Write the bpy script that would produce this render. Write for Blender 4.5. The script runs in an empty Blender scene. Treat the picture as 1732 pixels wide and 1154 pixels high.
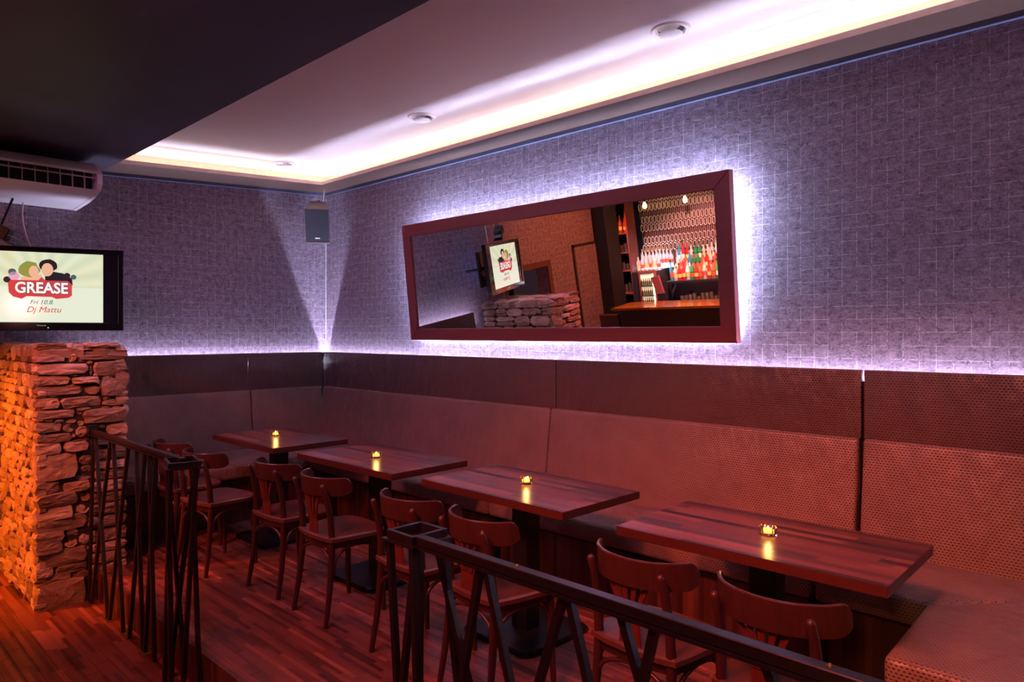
import bpy, bmesh, math, random
from mathutils import Vector, Matrix
R = math.radians
S = bpy.context.scene
COL = S.collection

# ------------------------------------------------------------------ camera, world, exposure
cd = bpy.data.cameras.new('camera'); cam = bpy.data.objects.new('camera', cd); COL.objects.link(cam)
cam.location = (6.238, -3.720, 1.525)
cam.rotation_euler = (R(90), 0, R(134.01 - 90))
cd.sensor_width = 36; cd.lens = 36 * 1178.05 / 1732
cd.shift_y = -12.08 / 1732
cd.clip_start = .02
S.camera = cam
S.view_settings.view_transform = 'Standard'; S.view_settings.look = 'None'
S.view_settings.gamma = 1; S.view_settings.use_curve_mapping = False
S.view_settings.exposure = 0.0
w = bpy.data.worlds.new('world'); S.world = w; w.use_nodes = True
w.node_tree.nodes['Background'].inputs[0].default_value = (.5, .25, .35, 1)
w.node_tree.nodes['Background'].inputs[1].default_value = .05

def area(name, loc, tgt, size, power, col, sy=None, spread=180):
    l = bpy.data.lights.new(name, 'AREA'); l.energy = power; l.color = col; l.size = size
    l.shape = 'RECTANGLE'; l.size_y = sy or size; l.spread = R(spread)
    o = bpy.data.objects.new(name, l); COL.objects.link(o); o.location = loc
    o.rotation_euler = (Vector(tgt) - Vector(loc)).to_track_quat('-Z', 'Y').to_euler(); return o
def spot(name, loc, tgt, power, col, ang=60, blend=.6, rad=.05):
    l = bpy.data.lights.new(name, 'SPOT'); l.energy = power; l.color = col; l.spot_size = R(ang); l.spot_blend = blend; l.shadow_soft_size = rad
    o = bpy.data.objects.new(name, l); COL.objects.link(o); o.location = loc
    o.rotation_euler = (Vector(tgt) - Vector(loc)).to_track_quat('-Z', 'Y').to_euler(); return o
WXL = -.078; RED = (1, .16, .10); ORANGE = (1, .30, .05); PURP = (.62, .36, 1.0)
for x, e in ((1.6, 75), (2.8, 110), (4.0, 120), (5.3, 120)): spot('red_fill_spot', (x, -3.7, 2.74), (x - .1, -1.35, .0), e, (1, .13, .07), 62, .8, .15)  # unseen red spots added as overall fill for floor, tables and chairs
spot('low_floor_spot', (1.9, -4.3, 2.74), (1.5, -3.0, -.1), 50, (1, .17, .05), 60, .9, .15)
for x, e in ((1.5, 78), (3.4, 42), (5.6, 36)): spot('violet_fill_spot', (x, -3.0, 2.72), (x - .3, -.2, .9), e, (.80, .40, .80), 110, .9, .22)  # unseen violet spots added as ambient fill for walls and bench backs
spot('orange_ceiling_spot', (.35, -4.7, 1.9), (.55, -2.7, .45), 680, (1, .17, .0), 50, .8, .06)
spot('red_ceiling_spot', (2.7, -4.5, 2.6), (1.15, -2.5, .7), 340, (1, .15, .04), 42, .8, .1)
spot('end_wall_spot', (2.4, -4.3, 2.7), (WXL, -4.0, 1.6), 260, (1, .20, .06), 70, .8, .05)
point = bpy.data.lights.new('added_fill_lamp', 'POINT'); point.energy = 26; point.color = (1, .34, .38); point.shadow_soft_size = .15  # added unseen point lamp, pink fill that lifts the tray ceiling
po = bpy.data.objects.new('added_fill_lamp', point); COL.objects.link(po); po.location = (4.6, -5.0, 1.9)
for x, e in ((2.5, 90), (3.7, 230), (4.7, 300), (5.7, 300)): spot('bench_spot', (x + .2, -3.4, 2.72), (x, -.35, .40), e, (1, .17, .07), 46, .75, .15)

# ------------------------------------------------------------------ node helpers
class NT:
    def __init__(s, name):
        s.m = bpy.data.materials.new(name); s.m.use_nodes = True; s.t = s.m.node_tree; s.N = s.t.nodes; s.L = s.t.links
        s.b = s.N['Principled BSDF']
    def n(s, ty, **k):
        x = s.N.new(ty)
        for a, v in k.items():
            if hasattr(x, a): setattr(x, a, v)
        return x
    def l(s, a, b): s.L.new(a, b); return b
    def math(s, op, a, b=None, c=None):
        x = s.n('ShaderNodeMath', operation=op)
        for i, v in enumerate((a, b, c)):
            if v is None: continue
            if isinstance(v, (int, float)): x.inputs[i].default_value = v
            else: s.l(v, x.inputs[i])
        return x.outputs[0]
    def ramp(s, f, stops, interp='LINEAR'):
        x = s.n('ShaderNodeValToRGB'); x.color_ramp.interpolation = interp; e = x.color_ramp.elements
        while len(e) < len(stops): e.new(.5)
        for el, (p, c) in zip(e, stops): el.position = p; el.color = c if len(c) == 4 else (*c, 1)
        s.l(f, x.inputs[0]); return x.outputs[0]
    def noise(s, vec, scale, detail=3, rough=.5):
        x = s.n('ShaderNodeTexNoise'); x.inputs['Scale'].default_value = scale; x.inputs['Detail'].default_value = detail; x.inputs['Roughness'].default_value = rough
        if vec is not None: s.l(vec, x.inputs['Vector'])
        return x.outputs['Fac']
    def mix(s, f, a, b):
        x = s.n('ShaderNodeMix', data_type='RGBA')
        for i, v in ((0, f), (6, a), (7, b)):
            if isinstance(v, (int, float)): x.inputs[i].default_value = v
            elif isinstance(v, tuple): x.inputs[i].default_value = (*v, 1) if len(v) == 3 else v
            else: s.l(v, x.inputs[i])
        return x.outputs[2]
    def pos(s): return s.n('ShaderNodeNewGeometry').outputs['Position']
    def obj(s): return s.n('ShaderNodeTexCoord').outputs['Object']
    def uv(s): return s.n('ShaderNodeTexCoord').outputs['UV']
    def sep(s, v):
        x = s.n('ShaderNodeSeparateXYZ'); s.l(v, x.inputs[0]); return x.outputs
    def comb(s, x, y, z=0.0):
        c = s.n('ShaderNodeCombineXYZ')
        for i, v in enumerate((x, y, z)):
            if isinstance(v, (int, float)): c.inputs[i].default_value = v
            else: s.l(v, c.inputs[i])
        return c.outputs[0]
    def scale(s, v, sc):
        x = s.n('ShaderNodeMapping'); x.inputs['Scale'].default_value = sc; s.l(v, x.inputs[0]); return x.outputs[0]
    def wn(s, v):
        x = s.n('ShaderNodeTexWhiteNoise', noise_dimensions='3D'); s.l(v, x.inputs[0]); return x.outputs['Value']
    def bump(s, h, strength=.3, dist=.01):
        x = s.n('ShaderNodeBump'); x.inputs['Strength'].default_value = strength; x.inputs['Distance'].default_value = dist
        s.l(h, x.inputs['Height']); s.l(x.outputs[0], s.b.inputs['Normal'])
    def set(s, col=None, rough=None, metal=None, spec=None):
        if col is not None:
            if isinstance(col, tuple): s.b.inputs['Base Color'].default_value = (*col, 1)
            else: s.l(col, s.b.inputs['Base Color'])
        if rough is not None:
            if isinstance(rough, (int, float)): s.b.inputs['Roughness'].default_value = rough
            else: s.l(rough, s.b.inputs['Roughness'])
        if metal is not None: s.b.inputs['Metallic'].default_value = metal
        if spec is not None: s.b.inputs['Specular IOR Level'].default_value = spec
        return s.m
def plain(name, col, rough=.5, metal=0, var=.12, scale=20):
    t = NT(name); f = t.noise(t.obj(), scale, 2)
    c = t.mix(f, tuple(v * (1 - var) for v in col), tuple(min(1, v * (1 + var)) for v in col))
    return t.set(c, rough, metal)
def emit(name, col, strength):
    t = NT(name); t.b.inputs['Base Color'].default_value = (*col, 1)
    t.b.inputs['Emission Color'].default_value = (*col, 1); t.b.inputs['Emission Strength'].default_value = strength
    return t.m

# wallpaper: plaster-like print with thin silver grid
def wallpaper(name, horiz, dark, light, silver=(.80, .76, .85)):
    t = NT(name); P = t.pos(); x, y, z = t.sep(P)
    u = x if horiz == 'x' else y
    # fine fibre: noise stretched vertically and horizontally
    fib = t.noise(P, 95, 4, .75)
    fib2 = t.noise(t.scale(P, (30, 30, 120)), 1, 3, .6)
    blot = t.noise(P, 24, 4, .65)
    f = t.math('ADD', t.math('MULTIPLY', fib, .45), t.math('ADD', t.math('MULTIPLY', fib2, .25), t.math('MULTIPLY', blot, .3)))
    base = t.ramp(f, [(.38, dark), (.60, light)])
    gu = t.math('DIVIDE', t.math('ADD', u, 20), .0715); gz = t.math('DIVIDE', t.math('ADD', z, 20), .0675)
    wob = t.math('MULTIPLY', t.math('SUBTRACT', t.noise(P, 40, 1), .5), .06)
    fu = t.math('FRACT', t.math('ADD', gu, wob)); fz = t.math('FRACT', t.math('ADD', gz, wob))
    lu = t.math('LESS_THAN', fu, .030); lz = t.math('LESS_THAN', fz, .030)
    cu = t.wn(t.comb(t.math('FLOOR', gu), t.math('FLOOR', gz), 1.0)); cz = t.wn(t.comb(t.math('FLOOR', gu), t.math('FLOOR', gz), 5.0))
    brk = t.math('GREATER_THAN', t.noise(P, 38, 4, .7), .47)
    lu = t.math('MULTIPLY', lu, t.math('GREATER_THAN', cu, .22)); lz = t.math('MULTIPLY', lz, t.math('GREATER_THAN', cz, .22))
    line = t.math('MULTIPLY', t.math('MAXIMUM', lu, lz), brk)
    col = t.mix(t.math('MULTIPLY', line, .62), base, silver)
    t.bump(t.math('ADD', f, t.math('MULTIPLY', line, .3)), .35, .004)
    return t.set(col, .62)
M = {}
WD, WL = (.058, .042, .058), (.32, .245, .33)
M['paper_x'] = wallpaper('wallpaper_long_wall', 'x', WD, WL)
M['paper_y'] = wallpaper('wallpaper_end_wall', 'y', WD, WL)
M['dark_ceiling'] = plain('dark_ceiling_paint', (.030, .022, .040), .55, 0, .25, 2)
M['soffit'] = plain('soffit_lit_brown', (.095, .050, .040), .6, 0, .05, 6)  # brown tone carries the light falling on the soffit
M['white_ceiling'] = plain('white_ceiling_paint', (.80, .78, .80), .7, 0, .02, 3)
M['blue_trim'] = plain('blue_grey_trim', (.085, .10, .18), .45, 0, .1, 5)

# industrial parquet: strips 2.35 cm wide
def parquet(name):
    t = NT(name); P = t.pos(); x, y, z = t.sep(P)
    r = t.math('FLOOR', t.math('DIVIDE', t.math('ADD', y, 30.003), .0235))
    off = t.wn(t.comb(r, 3.3, 1.7))
    c = t.math('FLOOR', t.math('ADD', t.math('DIVIDE', x, .34), t.math('MULTIPLY', off, 7)))
    h = t.wn(t.comb(r, c, .5))
    block = t.wn(t.comb(t.math('FLOOR', t.math('DIVIDE', t.math('ADD', y, 30.003), .0705)), t.math('FLOOR', t.math('DIVIDE', x, .5)), 9.1))
    g = t.noise(t.scale(P, (6, 160, 60)), 1, 3)
    f = t.math('ADD', t.math('MULTIPLY', h, .62), t.math('ADD', t.math('MULTIPLY', block, .26), t.math('MULTIPLY', g, .16)))
    col = t.ramp(f, [(.12, (.050, .013, .010)), (.45, (.15, .042, .030)), (.75, (.21, .064, .046)), (.95, (.40, .13, .09))])
    wear = t.noise(P, 9, 4, .6)
    t.set(col, t.math('ADD', t.math('MULTIPLY', wear, .28), .20))
    ln = t.math('LESS_THAN', t.math('FRACT', t.math('DIVIDE', t.math('ADD', y, 30.003), .0235)), .05)
    t.bump(t.math('ADD', t.math('MULTIPLY', ln, -1), t.math('MULTIPLY', g, .25)), .25, .002)
    return t.m
M['parquet'] = parquet('parquet_wood')
def stave(name, axis, wcm, lcm, stops, rough=.25, coord='obj', gl=.3):
    t = NT(name); P = t.obj() if coord == 'obj' else t.pos(); x, y, z = t.sep(P)
    a, b = {'xy': (x, y), 'zx': (z, t.math('ADD', x, y))}[axis]
    r = t.math('FLOOR', t.math('DIVIDE', t.math('ADD', b, 30), wcm)); off = t.wn(t.comb(r, 3.3, 1.7))
    c = t.math('FLOOR', t.math('ADD', t.math('DIVIDE', a, lcm), t.math('MULTIPLY', off, 5)))
    h = t.wn(t.comb(r, c, .5))
    sc = (4, 120, 120) if axis == 'xy' else (120, 120, 4)
    g = t.noise(t.scale(P, tuple(v * (.75 if v < 10 else .4) for v in sc)), 1, 2, .5)
    f = t.math('ADD', t.math('MULTIPLY', h, .85), t.math('MULTIPLY', g, .15))
    t.set(t.ramp(f, stops), rough)
    return t.m
M['table_wood'] = stave('table_wood', 'xy', .042, .7, [(.10, (.028, .008, .008)), (.5, (.10, .028, .023)), (.85, (.25, .072, .052))], .30)
M['table_wood'].node_tree.nodes['Principled BSDF'].inputs['Specular IOR Level'].default_value = .4
M['table_edge'] = plain('table_edge_wood', (.06, .012, .010), .35, 0, .2, 30)
M['plinth_wood'] = stave('plinth_wood', 'zx', .03, 2, [(.1, (.045, .014, .011)), (.5, (.085, .026, .020)), (.95, (.15, .045, .034))], .4)
def wood(name, col, rough=.3, sc=(90, 90, 6), spread=.45):
    t = NT(name); g = t.noise(t.scale(t.obj(), sc), 1, 4, .6)
    c = t.mix(g, tuple(v * (1 - spread) for v in col), tuple(v * (1 + spread) for v in col))
    t.set(c, rough); t.bump(g, .06, .001); return t.m
M['chair_wood'] = wood('chair_wood', (.052, .015, .013), .28)
M['seat_wood'] = wood('chair_seat_plywood', (.105, .034, .026), .28, (60, 6, 60))
M['splat_wood'] = wood('chair_splat_wood', (.115, .020, .014), .28)
M['frame_wood'] = wood('mirror_frame_wood', (.22, .045, .050), .42, (5, 60, 60), .25)
M['black_steel'] = plain('black_steel', (.012, .010, .011), .38, .3, .2)
M['rail_steel'] = plain('railing_steel', (.036, .023, .026), .36, .5, .25, 60)
M['brass'] = plain('worn_brass', (.45, .28, .10), .35, .9, .3, 60)
M['mirror'] = NT('mirror_glass').set((.92, .90, .92), .0, 1.0)

# embossed leatherette (uv in metres)
def leather(name, a, b):
    t = NT(name); U = t.uv(); u, v, _ = t.sep(U); p = .0125
    gv = t.math('DIVIDE', t.math('ADD', v, 20), p); row = t.math('FLOOR', gv)
    gu = t.math('ADD', t.math('DIVIDE', t.math('ADD', u, 20), p * 1.25), t.math('MULTIPLY', t.math('MODULO', row, 2), .5))
    dx = t.math('SUBTRACT', t.math('FRACT', gu), .5); dy = t.math('SUBTRACT', t.math('FRACT', gv), .5)
    d = t.math('SQRT', t.math('ADD', t.math('MULTIPLY', dx, dx), t.math('MULTIPLY', t.math('MULTIPLY', dy, dy), 1.6)))
    hole = t.ramp(d, [(.10, (0, 0, 0)), (.32, (1, 1, 1))])
    big = t.noise(t.obj(), 5.5, 3, .55)
    base = t.mix(big, a, b)
    col = t.mix(hole, tuple(x * .18 for x in a), base)
    t.set(col, .40)
    wr = t.noise(t.scale(t.obj(), (7, 7, 3.0)), 1, 3, .55)
    b1 = t.n('ShaderNodeBump'); b1.inputs['Strength'].default_value = .7; b1.inputs['Distance'].default_value = .05; t.l(wr, b1.inputs['Height'])
    b2 = t.n('ShaderNodeBump'); b2.inputs['Strength'].default_value = .8; b2.inputs['Distance'].default_value = .005; t.l(hole, b2.inputs['Height']); t.l(b1.outputs[0], b2.inputs['Normal'])
    t.l(b2.outputs[0], t.b.inputs['Normal'])
    return t.m
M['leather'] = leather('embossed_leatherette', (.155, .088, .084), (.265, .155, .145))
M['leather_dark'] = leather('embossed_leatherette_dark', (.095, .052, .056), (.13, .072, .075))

def stone_mat(name, a, b, c):
    t = NT(name); P = t.obj(); oi = t.n('ShaderNodeObjectInfo').outputs['Random']
    n1 = t.noise(P, 9, 5, .65); n2 = t.noise(P, 60, 4, .7)
    f = t.math('ADD', t.math('MULTIPLY', n1, .8), t.math('MULTIPLY', t.math('SUBTRACT', oi, .5), .5))
    col = t.ramp(f, [(.2, a), (.5, b), (.8, c)])
    t.set(col, .85)
    t.bump(t.math('ADD', n1, t.math('MULTIPLY', n2, .35)), .9, .018)
    return t.m
M['stone'] = stone_mat('field_stone', (.20, .125, .10), (.36, .25, .21), (.52, .40, .36))
M['mortar'] = plain('dark_joint', (.03, .02, .018), .9, 0, .3, 40)

LEDW = emit('cove_led_light', (1.0, .76, .76), 33)
LEDB = emit('bench_led_light', (.74, .72, 1.0), 640)
LEDM = emit('mirror_led_light', (.56, .70, 1.0), 210)

# ------------------------------------------------------------------ mesh helpers
def obj(name, bm, mat, parent=None, smooth=False, uvs=False):
    me = bpy.data.meshes.new(name)
    bmesh.ops.recalc_face_normals(bm, faces=bm.faces[:])
    if uvs:
        L = bm.loops.layers.uv.verify()
        for f in bm.faces:
            n = f.normal; ax = max(range(3), key=lambda i: abs(n[i]))
            for lp in f.loops:
                c = lp.vert.co
                lp[L].uv = (c.y, c.z) if ax == 0 else (c.x, c.z) if ax == 1 else (c.x, c.y)
    bm.to_mesh(me); bm.free()
    if smooth is True: me.shade_smooth()
    elif smooth: me.shade_smooth(); me.set_sharp_from_angle(angle=R(smooth))
    for m in (mat if isinstance(mat, (list, tuple)) else [mat]): me.materials.append(m)
    o = bpy.data.objects.new(name, me); COL.objects.link(o)
    if parent is not None: o.parent = parent
    return o
def tag(o, label=None, cat=None, group=None, kind=None):
    if label: o['label'] = label
    if cat: o['category'] = cat
    if group: o['group'] = group
    if kind: o['kind'] = kind
    return o
def thing(name, label, cat, loc=(0, 0, 0), rz=0, group=None, rot=None):
    o = bpy.data.objects.new(name, None); COL.objects.link(o); o.location = loc
    o.rotation_euler = rot or (0, 0, rz); o.empty_display_size = .1
    return tag(o, label, cat, group)
def struct(name, bm, mat, **k): return tag(obj(name, bm, mat, **k), kind='structure')
def dup(root, loc=None, rz=None, label=None):
    r = root.copy(); COL.objects.link(r)
    if loc is not None: r.location = loc
    if rz is not None: r.rotation_euler = (0, 0, rz)
    if label: r['label'] = label
    for ch in list(root.children):
        c = ch.copy(); COL.objects.link(c); c.parent = r
        for g in list(ch.children):
            d = g.copy(); COL.objects.link(d); d.parent = c
    return r
def box(bm, x0, y0, z0, x1, y1, z1, bev=0, seg=1, mat=None, idx=0):
    vs = [bm.verts.new(mat @ Vector(c) if mat else c) for c in ((x0, y0, z0), (x1, y0, z0), (x1, y1, z0), (x0, y1, z0), (x0, y0, z1), (x1, y0, z1), (x1, y1, z1), (x0, y1, z1))]
    fs = [bm.faces.new([vs[i] for i in f]) for f in ((3, 2, 1, 0), (4, 5, 6, 7), (0, 1, 5, 4), (1, 2, 6, 5), (2, 3, 7, 6), (3, 0, 4, 7))]
    for f in fs: f.material_index = idx
    if bev:
        es = list({e for f in fs for e in f.edges})
        bmesh.ops.bevel(bm, geom=es, offset=bev, segments=seg, affect='EDGES', profile=.5)
    return bm
def B(*a, **k): return box(bmesh.new(), *a, **k)
def hexa(bm, pts, bev=0, seg=1):
    """pts: 4 bottom (ccw) + 4 top"""
    vs = [bm.verts.new(p) for p in pts]
    fs = [bm.faces.new([vs[i] for i in f]) for f in ((3, 2, 1, 0), (4, 5, 6, 7), (0, 1, 5, 4), (1, 2, 6, 5), (2, 3, 7, 6), (3, 0, 4, 7))]
    if bev: bmesh.ops.bevel(bm, geom=list({e for f in fs for e in f.edges}), offset=bev, segments=seg, affect='EDGES')
    return bm
def prism(bm, poly, f, t0, t1):
    """poly of (a,b); f(a,b,t)->xyz"""
    A = [bm.verts.new(f(a, b, t0)) for a, b in poly]; C = [bm.verts.new(f(a, b, t1)) for a, b in poly]
    n = len(poly)
    for i in range(n): bm.faces.new([A[i], A[(i + 1) % n], C[(i + 1) % n], C[i]])
    bm.faces.new(A[::-1]); bm.faces.new(C); return bm
def tube(bm, pts, rad, n=8, cap=True, sq=False):
    pts = [Vector(p) for p in pts]
    rs = rad if isinstance(rad, (list, tuple)) else [rad] * len(pts)
    rings = []; prev = None
    for i, p in enumerate(pts):
        d = (pts[min(i + 1, len(pts) - 1)] - pts[max(i - 1, 0)]).normalized()
        ref = prev if prev is not None else (Vector((0, 1, 0)) if abs(d.z) > .6 else Vector((0, 0, 1)))
        a = (ref - d * ref.dot(d)).normalized(); b = d.cross(a); prev = a
        off = math.pi / 4 if sq else 0
        rings.append([bm.verts.new(p + (a * math.cos(off + 2 * math.pi * k / n) + b * math.sin(off + 2 * math.pi * k / n)) * rs[i]) for k in range(n)])
    for r0, r1 in zip(rings, rings[1:]):
        for k in range(n): bm.faces.new([r0[k], r0[(k + 1) % n], r1[(k + 1) % n], r1[k]])
    if cap: bm.faces.new(rings[0][::-1]); bm.faces.new(rings[-1])
    return bm
def lathe(bm, prof, n=24, c=(0, 0, 0), idx=0):
    rings = []
    for r, z in prof:
        rings.append([bm.verts.new((c[0] + r * math.cos(2 * math.pi * k / n), c[1] + r * math.sin(2 * math.pi * k / n), c[2] + z)) for k in range(n)] if r > 1e-5 else [bm.verts.new((c[0], c[1], c[2] + z))])
    for a, b in zip(rings, rings[1:]):
        for k in range(n):
            k2 = (k + 1) % n
            if len(a) == 1 and len(b) == 1: continue
            if len(a) == 1: f = bm.faces.new([a[0], b[k], b[k2]])
            elif len(b) == 1: f = bm.faces.new([a[k], a[k2], b[0]])
            else: f = bm.faces.new([a[k], a[k2], b[k2], b[k]])
            f.material_index = idx
    return bm
def text(s, size, mat, parent, loc, ext=.0006, off=0, shear=0, rot=(R(90), 0, R(90)), name='lettering', space=1, sx=1):
    c = bpy.data.curves.new(name, 'FONT'); c.body = s; c.size = size; c.extrude = ext; c.offset = off; c.shear = shear
    c.align_x = 'CENTER'; c.align_y = 'CENTER'; c.space_character = space; c.resolution_u = 3
    t = bpy.data.objects.new('t', c); COL.objects.link(t)
    dg = bpy.context.evaluated_depsgraph_get(); dg.update()
    me = bpy.data.meshes.new_from_object(t.evaluated_get(dg)); bpy.data.objects.remove(t)
    me.name = name; me.materials.clear(); me.materials.append(mat)
    o = bpy.data.objects.new(name, me); COL.objects.link(o); o.parent = parent; o.location = loc; o.rotation_euler = rot; o.scale = (sx, 1, 1)
    return o

# ------------------------------------------------------------------ the room shell
WX, WY, ZC, K, LOW = -.078, .083, 2.952, .0569, -.18
def zc(y): return ZC + K * y
XE, YE = 8.6, -6.6
struct('wall_right', B(WX - .2, WY, LOW - .1, XE, WY + .2, 3.3), M['paper_x'])
# end wall with a doorway (seen in the mirror) between y=-3.70 and y=-2.85
bm = bmesh.new()
box(bm, WX - .2, -2.85, LOW - .1, WX, WY, 3.3)
box(bm, WX - .2, -4.95, LOW - .1, WX, -3.70, 3.3)
box(bm, WX - .2, -3.70, 1.70, WX, -2.85, 3.3)
struct('wall_left', bm, M['paper_y'])
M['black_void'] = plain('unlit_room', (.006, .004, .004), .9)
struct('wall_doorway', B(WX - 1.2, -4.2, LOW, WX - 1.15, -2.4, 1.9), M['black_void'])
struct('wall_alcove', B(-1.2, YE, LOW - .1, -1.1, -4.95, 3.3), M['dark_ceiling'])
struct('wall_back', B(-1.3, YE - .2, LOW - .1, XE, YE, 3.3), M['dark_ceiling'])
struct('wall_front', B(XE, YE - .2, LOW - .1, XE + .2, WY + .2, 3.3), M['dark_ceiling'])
# floor: lower bar floor + platform, with planks as pieces
fl = struct('floor', B(WX - 1.3, YE, LOW - .1, XE, -2.34, LOW - .003), M['parquet'])
pf = struct('platform_floor', B(WX, -2.335, LOW - .1, XE, WY, -.003), M['parquet'])
step = struct('step_riser', B(WX, -2.352, LOW, XE, -2.3355, -.004), M['plinth_wood'])
def planks(parent, x0, x1, y0, rows, z, first_x):
    me_cache = {}
    for r in range(rows):
        ya = y0 - (r + 1) * .0705; x = x0 - first_x[r % len(first_x)]
        while x < x1:
            L = .5; a = max(x, x0); b = min(x + L, x1)
            if b - a > .05:
                key = round(b - a, 3)
                if key not in me_cache:
                    o = obj('floor_plank', B(0, 0, -.006, key - .0012, .0693, 0, .0012), M['parquet'], parent); me_cache[key] = o.data
                else:
                    o = bpy.data.objects.new('floor_plank', me_cache[key]); COL.objects.link(o); o.parent = parent
                o.location = (a, ya, z)
            x += L
planks(pf, .85, 6.2, -.62, 24, .0, (0, .2, .38, .11, .29))
planks(fl, .30, 3.9, -2.3525, 15, LOW, (0, .23, .41, .1))

# ceiling: soffit ring, tray, dark ceiling
XS, YS, YD = .335, -.215, -1.972
def slab(bm, x0, y0, x1, y1, dz0, dz1):
    return hexa(bm, [(x0, y0, zc(y0) + dz0), (x1, y0, zc(y0) + dz0), (x1, y1, zc(y1) + dz0), (x0, y1, zc(y1) + dz0),
                     (x0, y0, zc(y0) + dz1), (x1, y0, zc(y0) + dz1), (x1, y1, zc(y1) + dz1), (x0, y1, zc(y1) + dz1)])
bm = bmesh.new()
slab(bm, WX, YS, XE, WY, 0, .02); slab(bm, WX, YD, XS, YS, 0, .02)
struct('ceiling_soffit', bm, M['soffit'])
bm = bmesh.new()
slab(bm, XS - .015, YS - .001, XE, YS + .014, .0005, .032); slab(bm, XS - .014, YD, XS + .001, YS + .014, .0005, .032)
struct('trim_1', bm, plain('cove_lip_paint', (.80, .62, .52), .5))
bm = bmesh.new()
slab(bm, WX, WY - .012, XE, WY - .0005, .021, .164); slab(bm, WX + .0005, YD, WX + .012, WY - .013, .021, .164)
struct('trim_3', bm, plain('cove_back_led_tone', (.85, .50, .34), .6))  # warm LED light on the back wall is put into this peach colour
bm = slab(bmesh.new(), WX, YD - .02, XE, WY, .165, .19)
struct('ceiling', bm, M['white_ceiling'])
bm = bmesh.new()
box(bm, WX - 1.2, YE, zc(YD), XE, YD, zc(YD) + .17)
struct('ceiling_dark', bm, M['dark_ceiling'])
bm = bmesh.new()
slab(bm, WX, WY - .03, XE, WY, -.028, -.0005); slab(bm, WX, YD - .3, WX + .03, WY - .03, -.028, -.0005)
struct('trim_2', bm, M['blue_trim'])
# LED strips
o = obj('cove_led_strip', slab(bmesh.new(), .0, -.06, XE - .1, -.035, .024, .034), LEDW)
tag(o, 'warm white led strip glowing in the ceiling cove above the long wall', 'light strip')
o = obj('cove_led_strip', slab(bmesh.new(), .12, YD + .02, .145, -.08, .024, .034), LEDW)
tag(o, 'warm white led strip glowing in the ceiling cove above the end wall', 'light strip')
o = obj('bench_led_strip', B(WX + .02, .065, 1.250, 6.9, .073, 1.259), LEDB)
tag(o, 'bluish white led strip behind the long bench headboard', 'light strip')
o = obj('bench_led_strip', B(-.068, -2.15, 1.250, -.060, .062, 1.259), LEDB)
tag(o, 'bluish white led strip behind the short bench headboard at the end wall', 'light strip')
# wallpaper joints / white cable in the corner
o = obj('corner_cable', tube(bmesh.new(), [(WX + .006, WY - .006, 1.32), (WX + .006, WY - .006, 2.9)], .004, 6), plain('white_cable', (.75, .7, .75), .5))
tag(o, 'thin white cable running up the room corner below the speaker', 'cable')

# door frame at the doorway, flush door further on
dr = bpy.data.objects.new('door_1', None); COL.objects.link(dr); tag(dr, kind='structure')
for nm, a in (('jamb', (WX, -3.78, LOW, WX + .025, -3.70, 1.78)), ('jamb', (WX, -2.85, LOW, WX + .025, -2.77, 1.78)), ('lintel', (WX, -3.70, 1.70, WX + .025, -2.85, 1.78))):
    obj(nm, B(*a, .004), wood('door_frame_wood', (.10, .035, .025), .5), dr)
dr = bpy.data.objects.new('door_2', None); COL.objects.link(dr); tag(dr, kind='structure')
obj('door_panel', B(WX, -4.95, LOW, WX + .012, -4.33, 1.88), M['paper_y'], dr)
for a in ((WX, -4.35, LOW, WX + .02, -4.31, 1.92), (WX, -4.97, 1.88, WX + .02, -4.31, 1.92)):
    obj('door_edge', B(*a), plain('dark_door_edge', (.02, .012, .01), .6), dr)

# ------------------------------------------------------------------ benches
def puff(bm, bev=.03, seg=4): bmesh.ops.bevel(bm, geom=bm.edges[:], offset=bev, segments=seg, affect='EDGES', profile=.6); return bm
bench = thing('banquette_bench', 'long upholstered bench along the mirror wall with grey red padded backs', 'bench', (2.5, -.3, 0))
def ch(name, bm, mat, par, **k):
    o = obj(name, bm, mat, par, **k); o.matrix_parent_inverse = Matrix.Translation(par.location).inverted(); return o
def run_x(par, x0, x1, what):
    if what == 'head':
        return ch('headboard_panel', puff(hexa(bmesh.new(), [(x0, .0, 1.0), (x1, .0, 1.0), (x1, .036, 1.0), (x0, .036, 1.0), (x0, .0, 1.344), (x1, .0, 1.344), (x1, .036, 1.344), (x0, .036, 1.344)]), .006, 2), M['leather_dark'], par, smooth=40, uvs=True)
    if what == 'back':
        return ch('backrest_cushion', puff(hexa(bmesh.new(), [(x0, -.09, .44), (x1, -.09, .44), (x1, .03, .44), (x0, .03, .44), (x0, -.022, 1.003), (x1, -.022, 1.003), (x1, .03, 1.003), (x0, .03, 1.003)]), .022, 4), M['leather'], par, smooth=40, uvs=True)
    if what == 'seat':
        return ch('seat_cushion', puff(B(x0, -.64, .365, x1, -.05, .475), .035, 4), M['leather'], par, smooth=40, uvs=True)
for a, b in ((.003, 1.042), (1.046, 3.069), (3.073, 5.073), (5.086, 6.6)): run_x(bench, a, b, 'head')
for a, b in ((.03, 1.016), (1.018, 3.039), (3.042, 5.066), (5.088, 6.6)): run_x(bench, a, b, 'back')
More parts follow.
